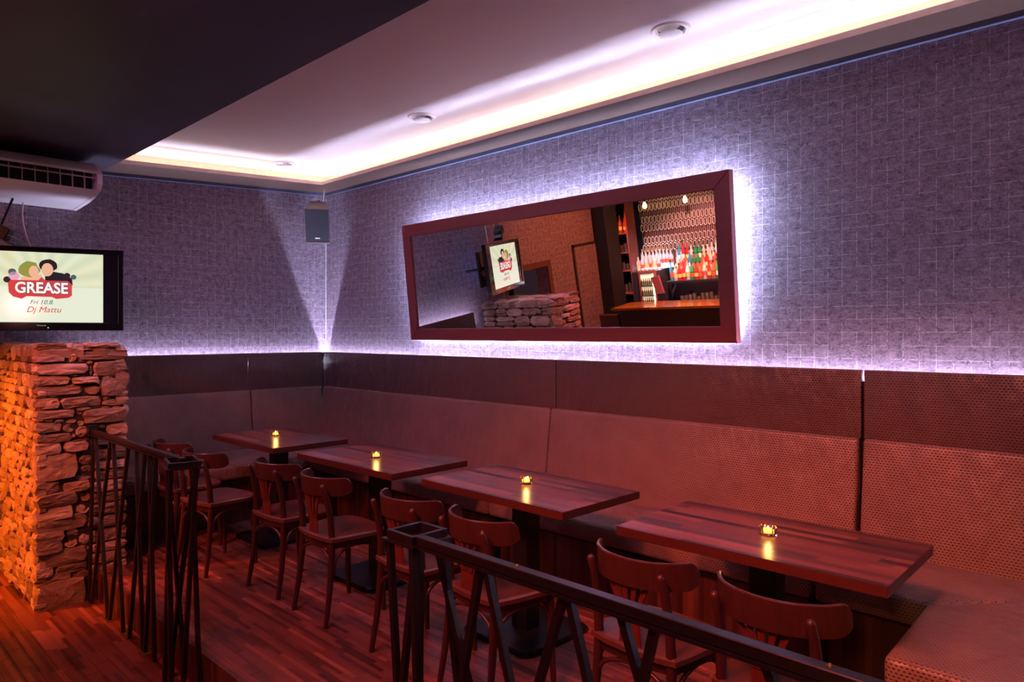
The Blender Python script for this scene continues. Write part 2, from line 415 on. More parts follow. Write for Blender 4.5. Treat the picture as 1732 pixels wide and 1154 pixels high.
# corner seat piece mitred at near right end, rest straight
run_x(bench, .80, 3.04, 'seat'); run_x(bench, 3.043, 5.066, 'seat')
def prism_z(poly, z0, z1): return prism(bmesh.new(), poly, lambda a, b, t: (a, b, t), z0, z1)
ch('seat_cushion', puff(prism_z([(5.08, -.64), (5.50, -.64), (5.74, -.40), (6.02, -.06), (5.08, -.06)], .365, .475), .03, 4), M['leather'], bench, smooth=40, uvs=True)
ch('plinth', B(.70, -.55, .0, 5.72, -.05, .335), M['plinth_wood'], bench)
ch('seat_board', B(.72, -.57, .335, 6.0, -.04, .365), M['black_steel'], bench)
ch('plinth_recess', B(.72, -.50, .0, 6.0, -.04, .06), M['black_steel'], bench)
for x in (1.9, 3.04, 4.1, 5.075, 5.55):
    ch('support', B(x - .035, -.60, 0, x + .035, -.54, .345), M['black_steel'], bench)
ch('back_board', B(-.02, .0365, .40, 6.6, .0405, 1.288), M['black_steel'], bench)  # board added behind the panel joints to hold back the LED light
ch('corner_light_block', B(-.034, -.0, .40, .0, .0355, 1.335), M['black_steel'], bench)  # added dark strip, closes the corner gap where LED light leaked
b2 = thing('banquette_bench', 'short upholstered bench at the end wall beside the stone pillar', 'bench', (.4, -1.2, 0))
for a, b in ((-.774, -.003), (-2.13, -.778)):
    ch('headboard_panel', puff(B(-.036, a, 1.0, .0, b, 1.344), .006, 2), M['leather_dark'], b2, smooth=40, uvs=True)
for a, b in ((-.758, -.03), (-2.13, -.762)):
    ch('backrest_cushion', puff(hexa(bmesh.new(), [(-.03, a, .44), (.09, a, .44), (.09, b, .44), (-.03, b, .44), (-.03, a, 1.003), (.022, a, 1.003), (.022, b, 1.003), (-.03, b, 1.003)]), .022, 4), M['leather'], b2, smooth=40, uvs=True)
for a, b in ((-2.13, -.62), (-.617, -.05)):
    ch('seat_cushion', puff(B(.05, a, .365, .82 if a < -1 else .797, b, .475), .035, 4), M['leather'], b2, smooth=40, uvs=True)
ch('plinth', B(.0, -2.12, 0, .70, -.60, .335), M['plinth_wood'], b2)
ch('seat_board', B(.0, -2.12, .335, .72, -.04, .365), M['black_steel'], b2)
b3 = thing('banquette_bench', 'return bench end beside the nearest table with a golden lit front edge', 'bench', (6.0, -.9, 0))
ch('seat_cushion', puff(prism_z([(5.515, -.65), (5.53, -1.25), (6.75, -1.25), (6.75, -.06), (6.04, -.07), (5.75, -.415)], .365, .477), .03, 4), M['leather'], b3, smooth=40, uvs=True)
ch('plinth', B(5.62, -1.18, 0, 6.7, -.66, .335), M['plinth_wood'], b3)
ch('seat_board', B(5.60, -1.2, .335, 6.7, -.66, .365), M['black_steel'], b3)

# ------------------------------------------------------------------ mirror
mir = thing('wall_mirror', 'wide mirror in a dark red wood frame leaning off the wall with glow behind', 'mirror', (2.928, .0, 1.469), rot=(R(6.0), 0, R(.4)))
MW, MH, FW = 1.484, .98, .098
def board(pts):
    return hexa(bmesh.new(), [(x, 0, z) for x, z in pts] + [(x, .05, z) for x, z in pts], .003, 1)
for pts in ([(-MW, 0), (MW, 0), (MW - FW, FW), (-MW + FW, FW)], [(-MW, MH), (MW, MH), (MW - FW, MH - FW), (-MW + FW, MH - FW)],
            [(-MW, 0), (-MW, MH), (-MW + FW, MH - FW), (-MW + FW, FW)], [(MW, 0), (MW, MH), (MW - FW, MH - FW), (MW - FW, FW)]):
    obj('frame_board', board([(x * .9995, z) for x, z in pts]), M['frame_wood'], mir)
obj('mirror_glass', B(-MW + FW - .004, .014, FW - .004, MW - FW + .004, .020, MH - FW + .004), M['mirror'], mir)
obj('backing_board', B(-MW + .03, .022, .03, MW - .03, .049, MH - .03), M['black_steel'], mir)
for a in ((-MW + .05, .052, .045, MW - .05, .060, .055), (-MW + .05, .052, MH - .06, MW - .05, .060, MH - .05), (-MW + .045, .052, .05, -MW + .055, .060, MH - .05), (MW - .055, .052, .05, MW - .045, .060, MH - .05)):
    obj('led_strip', B(*a), LEDM, mir)

# ------------------------------------------------------------------ tables
tb = [(.862, -1.47, .945, .592, .014, 'wooden pedestal table farthest from the camera by the end wall bench'),
      (2.088, -1.436, .999, .581, .018, 'second wooden table counted from the room corner holding one lit tealight'),
      (3.297, -1.376, .999, .581, -.018, 'third wooden table from the corner in front of the tall red backrest'),
      (4.585, -1.403, .999, .581, .017, 'nearest wooden table with bright striped staves beside the return bench')]
def make_table(x0, y0, L, D, a, label):
    cx = x0 + math.cos(a) * L / 2 - math.sin(a) * D / 2; cy = y0 + math.sin(a) * L / 2 + math.cos(a) * D / 2
    t = thing('pedestal_table', label, 'table', (cx, cy, 0), a, 'wooden tables along the bench')
    bm = B(-L / 2, -D / 2, .712, L / 2, D / 2, .75, .002)
    for f in bm.faces: f.material_index = 0 if f.normal.z > .5 else 1
    obj('tabletop', bm, [M['table_wood'], M['table_edge']], t)
    obj('column', B(-.052, -.052, .02, .052, .052, .705, .006, 2), M['black_steel'], t)
    obj('top_plate', B(-.16, -.16, .703, .16, .16, .712), M['black_steel'], t)
    c = .05; h = .24
    pl = [(-h + c, -h), (h - c, -h), (h - .015, -h + .015), (h, -h + c), (h, h - c), (h - .015, h - .015), (h - c, h), (-h + c, h), (-h + .015, h - .015), (-h, h - c), (-h, -h + c), (-h + .015, -h + .015)]
    bm = prism_z(pl, 0, .026); bmesh.ops.bevel(bm, geom=[e for e in bm.edges if all(v.co.z > .02 for v in e.verts)], offset=.006, segments=2, affect='EDGES')
    obj('base_plate', bm, M['black_steel'], t)
for a in tb: make_table(*a)

# ------------------------------------------------------------------ candles
M['jar_glass'] = NT('jar_glass').m
gb = M['jar_glass'].node_tree.nodes['Principled BSDF']; gb.inputs['Transmission Weight'].default_value = 1; gb.inputs['Roughness'].default_value = .02; gb.inputs['Base Color'].default_value = (1, .93, .85, 1); gb.inputs['IOR'].default_value = 1.45
M['wax'] = emit('glowing_wax', (1, .42, .06), 2.6)
M['flame'] = emit('candle_flame', (1, .70, .28), 90)
for (x, y), lab in zip(((1.284, -1.169), (2.608, -1.182), (3.794, -1.084), (5.086, -1.111)),
        ('lit tealight in a faceted glass on the farthest table', 'lit tealight in a faceted glass on the second table from the corner',
         'lit tealight in a faceted glass on the third table from the corner', 'lit tealight in a faceted glass on the nearest table')):
    t = thing('tealight_holder', lab, 'candle', (x, y, .7502), random.random(), 'tealights on the tables')
    bm = lathe(bmesh.new(), [(.0, 0), (.031, 0), (.034, .004), (.034, .034), (.031, .037), (.027, .035), (.0245, .014), (.0, .012)], 10)
    obj('glass_holder', bm, M['jar_glass'], t)
    tl = obj('tealight', lathe(bmesh.new(), [(0, .0125), (.019, .0125), (.019, .022), (0, .0225)], 16), M['wax'], t)
    obj('flame', lathe(bmesh.new(), [(0, .0225), (.0036, .026), (.004, .029), (.002, .034), (0, .038)], 10), M['flame'], tl, smooth=True)
    l = bpy.data.lights.new('candle_glow', 'POINT'); l.energy = .42; l.color = (1, .50, .12); l.shadow_soft_size = .012
    lo = bpy.data.objects.new('candle_glow', l); COL.objects.link(lo); lo.parent = t; lo.location = (0, 0, .06)

# ------------------------------------------------------------------ chairs
def arc_pts(a, b, rise, n=10):
    """bent hoop between two points: up-curved arch"""
    a, b = Vector(a), Vector(b); P = []
    for i in range(n + 1):
        t = i / n; c = a.lerp(b, .5 - .5 * math.cos(math.pi * t)); c.z = a.z + (b.z - a.z) * t + rise * math.sin(math.pi * t) ** .6
        P.append(c)
    return P
def make_chair():
    t = thing('bentwood_chair', '', 'chair', group='bentwood chairs along the tables')
    cw = M['chair_wood']
    for s in (-1, 1):
        obj('rear_leg', tube(bmesh.new(), [(s * .170, -.19, 0), (s * .163, -.165, .15), (s * .156, -.148, .32), (s * .152, -.142, .44), (s * .149, -.150, .56), (s * .147, -.175, .68), (s * .146, -.196, .728), (s * .146, -.198, .737), (s * .146, -.199, .741)],
                             [.0125, .0150, .0175, .0180, .0170, .0150, .0145, .0105, .003], 10), cw, t, smooth=50)
        obj('front_leg', tube(bmesh.new(), [(s * .178, .165, 0), (s * .172, .155, .22), (s * .168, .148, .41), (s * .168, .148, .435)], [.012, .016, .0195, .0195], 10), cw, t, smooth=50)
    # seat: rounded trapezoid
    def outline(inset=0):
        P = []
        ctr = [(-.175, -.155, .03), (.175, -.155, .03), (.205, .10, .10), (.13, .185, .07), (-.13, .185, .07), (-.205, .10, .10)]
        base = [(-.178, -.158), (-.10, -.176), (0, -.181), (.10, -.176), (.178, -.158), (.192, -.08), (.203, .02), (.207, .09), (.196, .145), (.16, .178), (.09, .192), (0, .196), (-.09, .192), (-.16, .178), (-.196, .145), (-.207, .09), (-.203, .02), (-.192, -.08)]
        return [(x * (1 - inset / .19), y * (1 - inset / .19)) for x, y in base]
    bm = bmesh.new()
    rings = [[bm.verts.new((x, y, z)) for x, y in outline(i)] for i, z in ((.012, .430), (0, .434), (0, .452), (.008, .459), (.03, .457), (.10, .450))]
    n = len(rings[0])
    for a, b in zip(rings, rings[1:]):
        for k in range(n): bm.faces.new([a[k], a[(k + 1) % n], b[(k + 1) % n], b[k]])
    bm.faces.new(rings[0][::-1]); bm.faces.new(rings[-1])
    obj('seat', bm, M['seat_wood'], t, smooth=35)
    bm = bmesh.new()
    rings = [[bm.verts.new((x, y, z)) for x, y in outline(i)] for i, z in ((.020, .395), (.014, .431), (.035, .431), (.035, .395))]
    for a, b in zip(rings, rings[1:] + rings[:1]):
        for k in range(n): bm.faces.new([a[k], a[(k + 1) % n], b[(k + 1) % n], b[k]])
    obj('seat_apron', bm, cw, t, smooth=35)
    # curved top rail: arc in plan, ends forward
    bm = bmesh.new(); prof = []
    N = 28
    for i in range(N + 1):
        u = -1 + 2 * i / N; x = .200 * math.sin(u * 1.42) / math.sin(1.42); y = -.198 + .150 * (1 - math.cos(u * 1.42)) / (1 - math.cos(1.42))
        nx, ny = math.sin(u * 1.2), -math.cos(u * 1.2)
        e = abs(u); top = .768 - (.028 * max(0, (e - .86) / .14) ** 2); bot = .672 + (.022 * max(0, (e - .80) / .20) ** 2)
        lean = -.006
        prof.append([(x + nx * h * .006 , y + ny * h * .006 + (lean if z > .72 else 0), z) for h, z in ((1, bot), (1, top - .004), (.3, top), (-.3, top), (-1, top - .004), (-1, bot))])
    vr = [[bm.verts.new(c) for c in p] for p in prof]
    for a, b in zip(vr, vr[1:]):
        for k in range(6): bm.faces.new([a[k], a[(k + 1) % 6], b[(k + 1) % 6], b[k]])
    bm.faces.new(vr[0][::-1]); bm.faces.new(vr[-1])
    obj('top_rail', bm, cw, t, smooth=40)
    # splat: fan of five slats meeting in a solid base
    sp = obj('splat_base', hexa(bmesh.new(), [(-.048, -.166, .445), (.048, -.166, .445), (.048, -.158, .445), (-.048, -.158, .445), (-.040, -.168, .545), (.040, -.168, .545), (.040, -.160, .545), (-.040, -.160, .545)], .003), M['splat_wood'], t)
    for k in range(5):
        q = k - 2; xa = q * .0165; xb = q * .040; w1, w2 = .0062, .0115
        P = []
        for i in range(6):
            s = i / 5; P.append((xa + (xb - xa) * s ** 1.6, -.168 - .026 * s + .020 * (q / 2) ** 2 * s, .540 + .145 * s, w1 + (w2 - w1) * s))
        bm = bmesh.new(); rr = []
        for x, y, z, wd in P: rr.append([bm.verts.new(c) for c in ((x - wd, y - .004, z), (x + wd, y - .004, z), (x + wd, y + .004, z), (x - wd, y + .004, z))])
        for a, b in zip(rr, rr[1:]):
            for j in range(4): bm.faces.new([a[j], a[(j + 1) % 4], b[(j + 1) % 4], b[j]])
        bm.faces.new(rr[0][::-1]); bm.faces.new(rr[-1])
        obj('slat', bm, M['splat_wood'], sp)
    # bent hoops under the seat
    for a, b in (((-.155, -.150, .26), (.155, -.150, .26)), ((-.166, -.14, .27), (-.172, .145, .27)), ((.166, -.14, .27), (.172, .145, .27)), ((-.168, .15, .27), (.168, .15, .27))):
        obj('hoop_stretcher', tube(bmesh.new(), arc_pts(a, b, .128), .0085, 8), cw, t, smooth=50)
    # metal plate under the front edge of the seat
    return t
CH = [(1.07, -1.745, 6, 'dark bentwood chair farthest from the camera, closest to the stone pillar'),
      (1.64, -1.76, 9, 'dark bentwood chair behind the boxed end post of the railing by the pillar'),
      (2.32, -1.60, 3, 'dark bentwood chair in the open floor gap, the one nearer the end wall'),
      (2.873, -1.605, -1, 'dark bentwood chair in the open floor gap, the one nearer the mirror table'),
      (3.60, -1.595, 1, 'dark bentwood chair just beyond the boxed post of the near railing'),
      (4.106, -1.60, -6, 'dark bentwood chair partly behind the boxed post of the near railing'),
      (4.873, -1.555, -2, 'second nearest dark bentwood chair, behind the middle of the near railing'),
      (5.36, -1.575, -2, 'nearest dark bentwood chair, beside the return bench')]
c0 = make_chair()
for i, (x, y, r, lab) in enumerate(CH):
    if i == 0: c0.location = (x, y, 0.0005); c0.rotation_euler = (0, 0, R(r)); c0['label'] = lab
    else: dup(c0, (x, y, 0.0005), R(r), lab)

# ------------------------------------------------------------------ railings
def bar(name, a, b, par, r=.0135, mat=None):
    return obj(name, tube(bmesh.new(), [a, b], r, 4, sq=True), mat or M['rail_steel'], par)
ZR = .915
rl = thing('railing', 'dark steel railing of crossing bars between stone pillar and open passage', 'railing')
obj('handrail', B(1.23, -2.397, ZR - .026, 2.70, -2.367, ZR, .002), M['rail_steel'], rl)
obj('flat_bar', B(1.23, -2.405, ZR - .034, 2.70, -2.359, ZR - .027), M['rail_steel'], rl)
obj('wall_bracket', B(1.19, -2.41, ZR - .05, 1.24, -2.355, ZR + .03, .003), M['black_steel'], rl)
for t, b in ((1.24, 1.24), (1.285, 1.61), (1.585, 1.28), (1.633, 1.89), (1.90, 1.64), (2.03, 2.21), (2.17, 1.99), (2.235, 2.38), (2.33, 2.24), (2.50, 2.62)):
    bar('strut', (t, -2.382, ZR - .032), (b, -2.405, LOW), rl)
for x in (1.26, 1.62, 1.95, 2.24):
    obj('floor_fixing', B(x - .06, -2.425, LOW, x + .05, -2.375, LOW + .006), M['brass'], rl)
def post_box(par, cx, cy, rz, wx, wy, struts):
    m = Matrix.Translation((cx, cy, 0)) @ Matrix.Rotation(rz, 4, 'Z')
    t = .014
    for a in ((-wx, -wy, wx, -wy + t), (-wx, wy - t, wx, wy), (-wx, -wy + t, -wx + t, wy - t), (wx - t, -wy + t, wx, wy - t)):
        obj('cap_frame', B(a[0], a[1], ZR - .024, a[2], a[3], ZR, mat=m), M['rail_steel'], par)
        k = .012
        obj('cap_flange', B(a[0] - k * (a[0] <= -wx + .001), a[1] - k * (a[1] <= -wy + .001), ZR - .032, a[2] + k * (a[2] >= wx - .001), a[3] + k * (a[3] >= wy - .001), ZR - .025, mat=m), M['rail_steel'], par)
    for a, b in struts:
        bar('strut', m @ Vector((a[0], a[1], ZR - .032)), m @ Vector((b[0], b[1], LOW)), par)
post_box(rl, 2.735, -2.40, R(-13), .095, .072, [((-.085, -.06), (-.10, .03)), ((-.03, -.06), (.10, -.06)), ((.08, -.06), (-.06, -.07)), ((.085, .05), (.03, .0)), ((-.08, .055), (.12, .06)), ((.0, .06), (-.14, -.04))])
rr_ = thing('railing', 'dark steel railing of crossing bars nearest the camera with boxed end post', 'railing')
obj('handrail', B(4.57, -2.415, ZR - .026, 6.2, -2.383, ZR, .002), M['rail_steel'], rr_)
obj('flat_bar', B(4.57, -2.422, ZR - .034, 6.2, -2.374, ZR - .027), M['rail_steel'], rr_)
for t, b in ((4.84, 4.62), (4.865, 5.22), (5.14, 4.79), (5.155, 5.50), (5.31, 6.07 - .35), (5.40, 5.16), (5.65, 6.10), (5.757, 5.46), (6.02, 6.15)):
    bar('strut', (t, -2.398, ZR - .032), (b, -2.412, LOW), rr_)
for x in (4.98, 5.77):
    obj('bolt', lathe(bmesh.new(), [(0, ZR + .007), (.003, ZR + .006), (.0055, ZR + .003), (.0055, ZR)], 8, (x, -2.398, 0)), M['brass'], rr_)
post_box(rr_, 4.512, -2.36, 0, .065, .068, [((-.06, -.06), (.02, -.05)), ((.055, -.06), (.11, -.06)), ((.06, -.05), (-.09, -.06)), ((.03, .05), (.42, .06)), ((.06, .055), (.24, .05)), ((-.055, .055), (-.02, .02))])

# ------------------------------------------------------------------ stone pillar
random.seed(11)
PX0, PX1, PY0, PY1, PT = .10, 1.185, -2.665, -2.19, 1.455
pil = tag(obj('stone_pillar', B(PX0, PY0, LOW, PX1, PY1, PT - .02), M['mortar']), 'waist high dry stone pillar lit orange below the television', 'pillar')
def stone(u0, v0, u1, v1, f, prot, seed, n=10):
    """irregular rounded rock; f(u,v,d)->world, d outward"""
    rd = random.Random(seed); bm = bmesh.new()
    cu, cv = (u0 + u1) / 2, (v0 + v1) / 2; hu, hv = (u1 - u0) / 2, (v1 - v0) / 2
    ang = [2 * math.pi * (k + .5) / n for k in range(n)]
    def pt(a, r, j):
        c, s = math.cos(a), math.sin(a); q = (abs(c) ** 7 + abs(s) ** 7) ** (-1 / 7)
        return cu + hu * c * q * r * j, cv + hv * s * q * r * j
    J = [1 + rd.uniform(-.09, .04) for _ in ang]; tilt = rd.uniform(-.012, .012), rd.uniform(-.012, .012)
    rings = []
    for r, d in ((1.0, -.05), (1.03, -.002), (.93, prot * .85), (.5, prot)):
        ring = []
        for a, j in zip(ang, J):
            u, v = pt(a, r, j if r > .8 else 1)
            jit = rd.uniform(-.005, .005) if r < 1 else 0
            dd = d + jit + (tilt[0] * (u - cu) / max(hu, .02) + tilt[1] * (v - cv) / max(hv, .02) if r < 1 else 0)
            ring.append(bm.verts.new(f(u, v, dd)))
        rings.append(ring)
    for a, b in zip(rings, rings[1:]):
        for k in range(n): bm.faces.new([a[k], a[(k + 1) % n], b[(k + 1) % n], b[k]])
    c = bm.verts.new(f(cu + rd.uniform(-.3, .3) * hu, cv + rd.uniform(-.3, .3) * hv, prot + rd.uniform(-.004, .010)))
    for k in range(n): bm.faces.new([rings[-1][k], rings[-1][(k + 1) % n], c])
    bm.faces.new(rings[0][::-1])
    return obj('stone', bm, M['stone'], pil)
FRONT = [[-2.684, 1.42, -2.522, 1.469], [-2.519, 1.427, -2.42, 1.469], [-2.418, 1.437, -2.222, 1.47], [-2.438, 1.419, -2.237, 1.435], [-2.673, 1.35, -2.522, 1.41], [-2.514, 1.347, -2.466, 1.405], [-2.463, 1.358, -2.193, 1.415], [-2.452, 1.345, -2.418, 1.36], [-2.408, 1.33, -2.373, 1.353], [-2.692, 1.269, -2.394, 1.34], [-2.39, 1.262, -2.376, 1.318], [-2.371, 1.251, -2.191, 1.346], [-2.604, 1.261, -2.571, 1.273], [-2.5, 1.257, -2.455, 1.267], [-2.371, 1.247, -2.327, 1.27], [-2.694, 1.208, -2.497, 1.265], [-2.491, 1.208, -2.336, 1.252], [-2.318, 1.22, -2.255, 1.251], [-2.351, 1.201, -2.321, 1.228], [-2.33, 1.116, -2.185, 1.235], [-2.522, 1.188, -2.472, 1.208], [-2.694, 1.142, -2.426, 1.2], [-2.418, 1.136, -2.333, 1.194], [-2.694, 1.131, -2.653, 1.148], [-2.65, 1.13, -2.615, 1.159], [-2.614, 1.132, -2.558, 1.15], [-2.687, 1.059, -2.558, 1.129], [-2.554, 1.06, -2.324, 1.125], [-2.314, 1.089, -2.271, 1.119], [-2.321, 1.056, -2.187, 1.097], [-2.554, 1.055, -2.473, 1.091], [-2.467, 1.033, -2.377, 1.057], [-2.33, 1.037, -2.277, 1.054], [-2.258, 1.039, -2.216, 1.051], [-2.683, 0.997, -2.469, 1.051], [-2.463, 1.011, -2.431, 1.029], [-2.429, 0.947, -2.187, 1.04], [-2.687, 0.989, -2.637, 1.01], [-2.635, 0.98, -2.585, 0.999], [-2.582, 0.97, -2.53, 0.992], [-2.525, 0.963, -2.466, 0.986], [-2.462, 0.94, -2.42, 0.972], [-2.697, 0.913, -2.544, 0.979], [-2.536, 0.907, -2.469, 0.959], [-2.469, 0.864, -2.392, 0.936], [-2.342, 0.91, -2.295, 0.938], [-2.295, 0.864, -2.187, 0.938], [-2.705, 0.847, -2.491, 0.904], [-2.488, 0.865, -2.469, 0.893], [-2.486, 0.837, -2.392, 0.855], [-2.38, 0.805, -2.191, 0.864], [-2.704, 0.776, -2.545, 0.851], [-2.533, 0.783, -2.399, 0.849], [-2.699, 0.61, -2.457, 0.78], [-2.45, 0.692, -2.377, 0.75], [-2.445, 0.641, -2.377, 0.682], [-2.47, 0.593, -2.377, 0.635], [-2.368, 0.713, -2.193, 0.777], [-2.368, 0.65, -2.193, 0.705], [-2.365, 0.579, -2.193, 0.642], [-2.699, 0.534, -2.553, 0.608], [-2.537, 0.525, -2.389, 0.593], [-2.377, 0.504, -2.19, 0.571], [-2.693, 0.449, -2.453, 0.534], [-2.443, 0.459, -2.385, 0.51], [-2.378, 0.432, -2.181, 0.496], [-2.699, 0.369, -2.474, 0.455], [-2.463, 0.381, -2.392, 0.45], [-2.385, 0.354, -2.181, 0.425], [-2.688, 0.293, -2.406, 0.395], [-2.399, 0.275, -2.171, 0.346], [-2.693, 0.231, -2.527, 0.302], [-2.517, 0.242, -2.453, 0.296], [-2.45, 0.186, -2.389, 0.251], [-2.385, 0.18, -2.181, 0.263], [-2.699, 0.167, -2.537, 0.238], [-2.53, 0.179, -2.46, 0.237], [-2.453, 0.136, -2.392, 0.179], [-2.385, 0.116, -2.181, 0.172], [-2.693, 0.076, -2.396, 0.183], [-2.385, 0.05, -2.186, 0.109], [-2.688, 0.028, -2.589, 0.092], [-2.576, 0.013, -2.399, 0.078], [-2.389, -0.017, -2.182, 0.042], [-2.681, -0.03, -2.494, 0.041], [-2.487, -0.031, -2.385, 0.02], [-2.385, -0.064, -2.208, -0.019], [-2.693, -0.209, -2.402, -0.006]]
for i, (a, b, c, d) in enumerate(FRONT):
    big = (c - a) * (d - b) > .006
    if a < -2.66: a = -2.69
    if c > -2.20: c = -2.172
    stone(a, b, c, d, lambda u, v, w: (PX1 + w, u, v), random.uniform(.014, .032) if big else random.uniform(.004, .014), i, 12 if big else 8)
def courses(u0, u1, v0, v1, f, hmin, hmax, wmin, wmax, base):
    v = v0; k = base
    while v < v1 - .02:
        h = min(random.uniform(hmin, hmax), v1 - v)
        if v1 - (v + h) < .025: h = v1 - v
        u = u0
        while u < u1 - .01:
            wd = min(random.uniform(wmin, wmax) * (h / ((hmin + hmax) / 2)) ** .5, u1 - u)
            if u1 - (u + wd) < .04: wd = u1 - u
            dv = random.uniform(-.006, .006)
            if h > .075 and random.random() < .35:
                m = h * random.uniform(.4, .6)
                stone(u + .002, v + .002, u + wd - .002, v + m - .002 + dv, f, random.uniform(.01, .028), k); k += 1
                stone(u + .002, v + m + .002 + dv, u + wd - .002, v + h - .002, f, random.uniform(.01, .028), k); k += 1
            else:
                stone(u + .002, v + .002 + dv * .5, u + wd - .002, v + h - .002, f, random.uniform(.012, .034), k); k += 1
            u += wd
        v += h
courses(PX0, PX1 + .022, LOW + .01, PT, lambda u, v, w: (u, PY0 - w * .7, v), .05, .11, .08, .22, 500)
courses(PX0, PX1 + .02, .75, PT, lambda u, v, w: (u, PY1 + w, v), .06, .12, .12, .30, 900)
for k, (a, b, c, d) in enumerate(((.08, -2.68, .40, -2.42), (.08, -2.41, .36, -2.175), (.41, -2.68, .78, -2.46), (.37, -2.45, .80, -2.175), (.79, -2.68, 1.20, -2.40), (.81, -2.39, 1.20, -2.175))):
    stone(a, b, c, d, lambda u, v, w: (u, v, PT - .03 + w), .03, 1300 + k, 14)

# ------------------------------------------------------------------ television
tv = thing('television', 'black flat television showing a pale yellow event poster above the stone pillar', 'television', (.505, -1.985, 1.85), rot=(0, 0, R(-20)))
# local: screen faces +x, width runs to -y
TW, TH = 1.03, .60
GL = plain('television_gloss', (.010, .008, .010), .08, 0, .1)
bz = .036
for a in ((-.05, -TW, -TH / 2, 0, 0, -TH / 2 + .055), (-.05, -TW, TH / 2 - .034, 0, 0, TH / 2), (-.05, -TW, -TH / 2 + .055, 0, -TW + bz, TH / 2 - .034), (-.05, -bz, -TH / 2 + .055, 0, 0, TH / 2 - .034)):
    obj('bezel', B(*a, .003), GL, tv)
obj('back_shell', B(-.09, -TW + .06, -TH / 2 + .05, -.012, -.06, TH / 2 - .05, .02, 2), M['black_steel'], tv)
scr = obj('screen', B(-.012, -TW + bz, -TH / 2 + .055, -.008, -bz, TH / 2 - .034), plain('screen_glass', (.012, .010, .016), .04), tv)
cy, PW, sz0, sz1 = -TW / 2, .382, -TH / 2 + .058, TH / 2 - .038
# poster panel: sunrays above, cream below
t = NT('poster_picture'); x, y, z = t.sep(t.obj())
ang = t.math('ARCTAN2', t.math('SUBTRACT', z, .02), t.math('ADD', y, -cy))
rays = t.math('ADD', t.math('MULTIPLY', t.math('SINE', t.math('MULTIPLY', ang, 18)), .5), .5)
sky = t.mix(t.noise(t.obj(), 6, 2), (.80, .66, .28), (.55, .78, .70)); sky = t.mix(t.math('MULTIPLY', rays, .45), sky, (.95, .90, .66))
low = t.math('LESS_THAN', z, .012)
colr = t.mix(low, sky, (.80, .84, .66))
t.l(colr, t.b.inputs['Emission Color']); t.b.inputs['Emission Strength'].default_value = 1.0; t.set((.02, .02, .02), .1)
obj('poster', B(-.0078, cy - PW, sz0, -.0070, cy + PW, sz1), t.m, scr)
def flat(name, pts, mat, d):  # flat printed shape on the screen; pts (right, up) as seen
    bm = prism(bmesh.new(), [(cy + a, b) for a, b in pts], lambda p, q, s: (s, p, q), -.0069 + d, -.0066 + d)
    return obj(name, bm, mat, scr)
def ell(cx, cz, rx, rz, n=14, wob=0, seed=0):
    rd = random.Random(seed); return [(cx + rx * math.cos(2 * math.pi * k / n) * (1 + rd.uniform(-wob, wob)), cz + rz * math.sin(2 * math.pi * k / n) * (1 + rd.uniform(-wob, wob))) for k in range(n)]
e_red = emit('poster_red', (.50, .045, .05), 1.0); e_wht = emit('poster_white', (.85, .85, .80), 1.0); e_blk = emit('poster_black', (.010, .010, .012), 1.0)
e_skin = emit('poster_skin', (.72, .42, .26), 1.0); e_grn = emit('poster_green', (.24, .27, .05), 1.0); e_dk = emit('poster_dark_green', (.05, .10, .10), 1.0); e_pink = emit('poster_pink', (.62, .35, .50), 1.0)
# generic pair of people (plain stand-in), plain shirts
flat('picture_shape', [(.02, .03), (.19, .03), (.185, .08), (.13, .115), (.07, .125), (.02, .09)], e_blk, 0)
flat('picture_shape', [(-.14, .03), (-.01, .03), (.0, .10), (-.06, .10), (-.12, .08)], e_skin, .0002)
flat('picture_shape', ell(-.075, .135, .062, .060, 14, .12, 2), e_grn, .0004)
flat('picture_shape', ell(-.048, .122, .030, .042), e_skin, .0006)
flat('picture_shape', ell(.040, .168, .056, .046, 14, .05, 3), e_blk, .0004)
flat('picture_shape', ell(.034, .138, .036, .048), e_skin, .0006)
for (a, b, r1, m) in ((-.165, .085, .032, e_pink), (-.175, .115, .024, e_dk), (-.205, .060, .022, e_blk), (.155, .10, .020, e_blk), (.195, .09, .018, e_dk)):
    flat('picture_shape', ell(a, b, r1, r1), m, .0007)
flat('picture_shape', [(-.20, .035), (-.185, .058), (-.02, .060), (.0, .085), (.02, .060), (.16, .060), (.185, .035), (.185, -.045), (.165, -.062), (.09, -.072), (.06, -.058), (-.09, -.056), (-.12, -.075), (-.17, -.06), (-.195, -.03)], e_red, .0009)
text('GREASE', .108, e_blk, scr, (-.0056, cy, .002), off=.006, sx=.86, name='poster_lettering')
text('GREASE', .108, e_wht, scr, (-.0050, cy, .002), off=.003, sx=.86, name='poster_lettering')
text('Fri 10.8.', .044, e_dk, scr, (-.0060, cy + .0, -.098), off=0, shear=.3, name='poster_lettering')
text('Dj Mattu', .058, e_red, scr, (-.0060, cy + .012, -.152), off=0, shear=.3, name='poster_lettering')
text('Panasonic', .014, emit('badge_silver', (.5, .5, .5), .5), tv, (.0006, cy, -TH / 2 + .036), name='badge_lettering')
obj('power_light', lathe(bmesh.new(), [(0, 0), (.003, 0), (.003, .003), (0, .003)], 8, (0.001, cy + .04, -TH / 2 + .018)), emit('green_led', (.15, 1, .1), 6), tv)
obj('swivel_arm', tube(bmesh.new(), [(-.09, -.5, 0), (-.28, -.45, .0)], .02, 8), M['black_steel'], tv)
obj('wall_arm', tube(bmesh.new(), [(-.28, -.45, 0), (-.44, -.30, 0)], .018, 8), M['black_steel'], tv)
tv2 = thing('television', 'second slim television back to back with the first, seen edge on in the mirror', 'television', (.16, -2.24, 1.86), rot=(0, 0, R(150)))
obj('bezel', B(-.04, -.25, -.21, 0, .25, .21, .004), GL, tv2)
